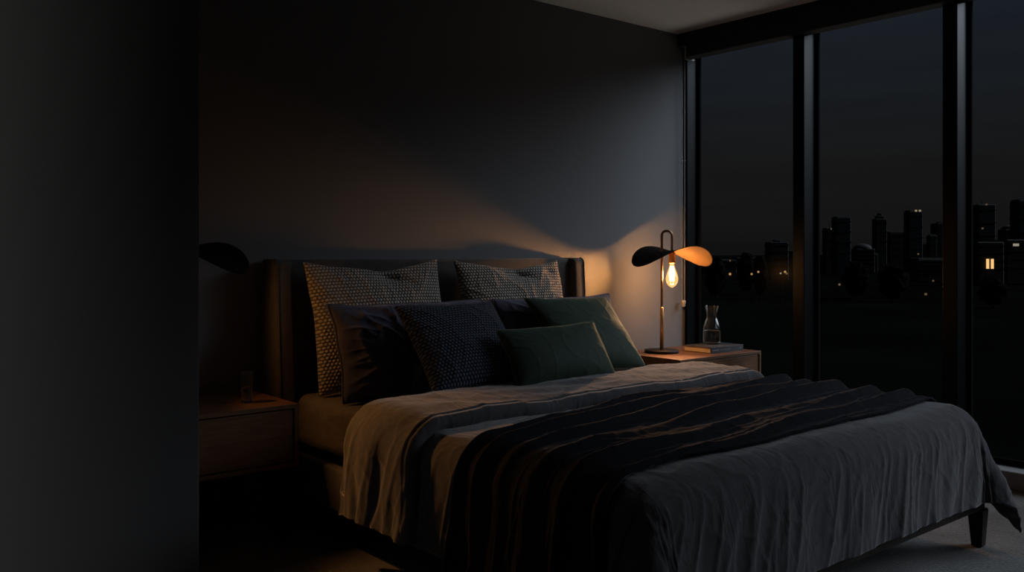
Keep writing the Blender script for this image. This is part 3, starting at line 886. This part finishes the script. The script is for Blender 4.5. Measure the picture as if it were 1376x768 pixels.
tower(1107, 1120.5, 306, 640, FG, 'narrow tower with a lit mast beside the flat-topped blue tower', [('mast', 0.1, 15), ('light', 0.2, 1.5, 2, 2, 'lit_roof'), ('light', 0.45, 27, 1.6, 1.6, 'lit_dim')])
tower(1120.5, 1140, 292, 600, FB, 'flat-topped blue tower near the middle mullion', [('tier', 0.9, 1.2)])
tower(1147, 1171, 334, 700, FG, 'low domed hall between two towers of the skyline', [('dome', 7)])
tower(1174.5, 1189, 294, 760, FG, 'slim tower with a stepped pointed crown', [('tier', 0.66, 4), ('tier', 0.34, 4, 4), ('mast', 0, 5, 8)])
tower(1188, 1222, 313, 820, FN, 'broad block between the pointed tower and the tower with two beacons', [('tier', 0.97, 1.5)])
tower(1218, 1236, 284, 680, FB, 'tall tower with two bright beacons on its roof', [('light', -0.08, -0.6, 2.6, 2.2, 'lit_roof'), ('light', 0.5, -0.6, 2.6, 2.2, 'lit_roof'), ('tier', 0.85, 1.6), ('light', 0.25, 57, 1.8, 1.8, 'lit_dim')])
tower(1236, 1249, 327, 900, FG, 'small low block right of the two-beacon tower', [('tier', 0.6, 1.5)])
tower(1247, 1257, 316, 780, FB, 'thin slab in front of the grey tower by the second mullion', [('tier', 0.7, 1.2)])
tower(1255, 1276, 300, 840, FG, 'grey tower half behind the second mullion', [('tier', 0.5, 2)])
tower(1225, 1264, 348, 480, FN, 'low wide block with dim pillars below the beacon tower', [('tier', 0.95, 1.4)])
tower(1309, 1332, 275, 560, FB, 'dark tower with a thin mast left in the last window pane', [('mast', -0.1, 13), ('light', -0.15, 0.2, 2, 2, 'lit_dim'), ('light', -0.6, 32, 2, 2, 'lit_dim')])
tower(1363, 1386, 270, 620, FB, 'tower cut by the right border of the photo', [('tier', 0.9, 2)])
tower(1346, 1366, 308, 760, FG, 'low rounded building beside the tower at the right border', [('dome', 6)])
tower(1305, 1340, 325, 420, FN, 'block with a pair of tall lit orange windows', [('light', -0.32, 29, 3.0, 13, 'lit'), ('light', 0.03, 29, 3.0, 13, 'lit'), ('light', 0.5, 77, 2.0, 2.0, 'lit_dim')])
tower(1341, 1384, 322, 440, FG, 'striped apartment block with one small white lit window', [('light', -0.48, 7, 7, 3.4, 'lit_white')], nm='apartment_block')
for px0, px1, yt, dp, lb in ((945, 985, 349, 700, 'long low roof behind the leftmost street lights'), (985, 1031, 346, 760, 'low roofline left of the squat notched tower'),
                             (1056, 1072, 336, 620, 'low block between the squat tower and the middle mullion'), (1096, 1108, 341, 700, 'low block at the foot of the mast tower'),
                             (1168, 1178, 341, 740, 'small block at the foot of the pointed tower'), (1292, 1312, 318, 700, 'small block left of the last pane tower')):
    tower(px0, px1, yt, dp, FG, lb, [('tier', 0.8, 1.0)], nm='low_block')

def tree(px, ytop, depth, wpx, label, seed):
    x, y, zt = city(px, depth, ytop)
    H = zt - GZ; w = wpx / 1208 * depth
    t = empty('tree', (x, y, GZ), seed * 1.3, label, 'tree', 'dark trees on the horizon')
    tube('trunk', [(0, 0, 0), (0.2, 0, H * 0.4), (0, 0.2, H * 0.75)], [w * 0.06, w * 0.045, w * 0.02], M['bark'], t, 8)
    n, m = 34, 48
    th = np.linspace(0.02, PI - 0.02, n); ph = np.linspace(0, 2 * PI, m, endpoint=False)
    TH, PH = np.meshgrid(th, ph, indexing='ij')
    r = 1 + 0.5 * noise2(PH * 1.6 + np.cos(PH), TH * 2.2, seed) * np.sin(TH) + 0.35 * noise2(PH * 4, TH * 5, seed + 3) * np.sin(TH)
    V = np.stack([r * np.sin(TH) * np.cos(PH) * w / 2, r * np.sin(TH) * np.sin(PH) * w / 2, H * 0.55 + r * np.cos(TH) * H * 0.46], -1)
    grid_mesh('crown', V, None, M['leaf'], t, wrap=True)
for k, (px, yt, dp, wp, lb) in enumerate(((962, 346, 300, 26, 'broad dark tree next to the lamp shade in the first pane'), (1003, 340, 330, 22, 'taller dark tree left of centre in the first pane'),
                                          (1022, 344, 300, 18, 'dark round tree just left of the squat tower'), (1150, 352, 300, 30, 'dark tree below the domed hall'),
                                          (1200, 356, 280, 34, 'dark tree below the broad block'), (1334, 372, 250, 30, 'dark tree below the lit orange windows'))):
    tree(px, yt, dp, wp, lb, 50 + k)
def street_lamp(px, y, depth, label, m='lamp_head', r=1.6):
    x, yy, z = city(px, depth, y)
    t = empty('street_lamp', (x, yy, GZ), 0, label, 'street lamp', 'lights of the city at night')
    H = z - GZ; rr = r / 1208 * depth
    tube('pole', [(0, 0, 0), (0, 0, H)], [0.08, 0.05], M['leaf'], t, 8)
    lathe('lamp_head', [(0.01, -rr), (rr * 0.7, -rr * 0.7), (rr, 0), (rr * 0.7, rr * 0.7), (0.01, rr)], M[m], t, 16, (0, 0, H))
for px, y, lb, m, r in ((981, 368, 'orange street lamp nearest the table lamp', 'lamp_head', 1.8), (1010, 368, 'second orange street lamp from the left, level with the first', 'lamp_head', 1.5),
                        (1019, 365, 'third orange street lamp, slightly above the second', 'lamp_head', 1.5), (1049, 367, 'small pale street lamp below the squat tower', 'lit_roof', 1.2),
                        (1055, 365, 'bright pale street lamp below the squat tower', 'lamp_head', 1.7), (981, 350, 'dim reddish lamp above the leftmost street lamp', 'lit_dim', 1.2),
                        (1128, 382, 'lone lamp below the flat-topped blue tower', 'lit_dim', 1.7), (1244, 395, 'lowest lone lamp, before the second mullion', 'lit_dim', 1.8),
                        (1254, 377, 'dim lamp under the low pillared block', 'lit_dim', 1.3)):
    street_lamp(px, y, 310 if y == 350 else 260, lb, m, r)

# ------------------------------------------------------------------ dusk sky
W = bpy.data.worlds.new('dusk'); SC.world = W; W.use_nodes = True
t = W.node_tree; t.nodes.clear()
out = t.nodes.new('ShaderNodeOutputWorld'); bg = t.nodes.new('ShaderNodeBackground')
t.links.new(bg.outputs[0], out.inputs[0])
tc = t.nodes.new('ShaderNodeTexCoord')
sp = t.nodes.new('ShaderNodeSeparateXYZ'); t.links.new(tc.outputs['Generated'], sp.inputs[0])
rm = t.nodes.new('ShaderNodeValToRGB'); t.links.new(sp.outputs[2], rm.inputs[0])
e = rm.color_ramp.elements
e[0].position = 0.0; e[0].color = (0.0062, 0.0058, 0.0056, 1)
e[1].position = 0.30; e[1].color = (0.0115, 0.0155, 0.0225, 1)
for pos, c in ((0.03, (0.0082, 0.0077, 0.0072, 1)), (0.09, (0.0094, 0.0090, 0.0086, 1)), (0.16, (0.0102, 0.0116, 0.0135, 1))):
    k = e.new(pos); k.color = c
# thin cloud streaks near the horizon
mp = t.nodes.new('ShaderNodeMapping'); mp.inputs['Scale'].default_value = (3, 3, 28); t.links.new(tc.outputs['Generated'], mp.inputs['Vector'])
nz = t.nodes.new('ShaderNodeTexNoise'); nz.inputs['Scale'].default_value = 1.6; nz.inputs['Detail'].default_value = 5; t.links.new(mp.outputs[0], nz.inputs['Vector'])
cr = t.nodes.new('ShaderNodeValToRGB'); cr.color_ramp.elements[0].position = 0.35; cr.color_ramp.elements[0].color = (0.86, 0.87, 0.9, 1)
cr.color_ramp.elements[1].position = 0.6; cr.color_ramp.elements[1].color = (1, 1, 1, 1); t.links.new(nz.outputs[0], cr.inputs[0])
mul = t.nodes.new('ShaderNodeMixRGB'); mul.blend_type = 'MULTIPLY'; mul.inputs[0].default_value = 1
t.links.new(rm.outputs[0], mul.inputs[1]); t.links.new(cr.outputs[0], mul.inputs[2])
# the afterglow of the day, low in the sky off towards the south
az, el = R(-32), R(33)
gd = t.nodes.new('ShaderNodeVectorMath'); gd.operation = 'DOT_PRODUCT'
gd.inputs[1].default_value = (math.cos(az) * math.cos(el), math.sin(az) * math.cos(el), math.sin(el))
t.links.new(tc.outputs['Generated'], gd.inputs[0])
mr = t.nodes.new('ShaderNodeMapRange'); mr.interpolation_type = 'SMOOTHSTEP'
mr.inputs['From Min'].default_value = math.cos(R(27)); mr.inputs['From Max'].default_value = math.cos(R(5))
mr.inputs['To Min'].default_value = 0; mr.inputs['To Max'].default_value = 1.0
t.links.new(gd.outputs['Value'], mr.inputs['Value'])
GLOW = 6.3
gc = t.nodes.new('ShaderNodeMixRGB'); gc.blend_type = 'MIX'
gc.inputs[1].default_value = (0, 0, 0, 1); gc.inputs[2].default_value = (0.86 * GLOW, 0.93 * GLOW, 1.02 * GLOW, 1)
t.links.new(mr.outputs[0], gc.inputs[0])
ad = t.nodes.new('ShaderNodeMixRGB'); ad.blend_type = 'ADD'; ad.inputs[0].default_value = 1
t.links.new(mul.outputs[0], ad.inputs[1]); t.links.new(gc.outputs[0], ad.inputs[2])
t.links.new(ad.outputs[0], bg.inputs[0]); bg.inputs[1].default_value = 1.0

# ------------------------------------------------------------------ camera and picture
cd = bpy.data.cameras.new('camera'); co = bpy.data.objects.new('camera', cd); COL.objects.link(co)
co.location = (CX, CY, CH); co.rotation_euler = (PI / 2, 0, CAMROT)
cd.sensor_width = 36; cd.lens = 1208 / 1376 * 36
cd.shift_y = -(384 - 340) / 1376
cd.clip_end = 8000; cd.clip_start = 0.05
SC.camera = co
SC.view_settings.view_transform = 'Standard'
SC.view_settings.look = 'None'
SC.view_settings.exposure = 0.0; SC.view_settings.gamma = 1.0
SC.view_settings.use_curve_mapping = False
SC.cycles.use_denoising = True
SC.cycles.max_bounces = 10; SC.cycles.transparent_max_bounces = 16
SC.cycles.sample_clamp_indirect = 2.0
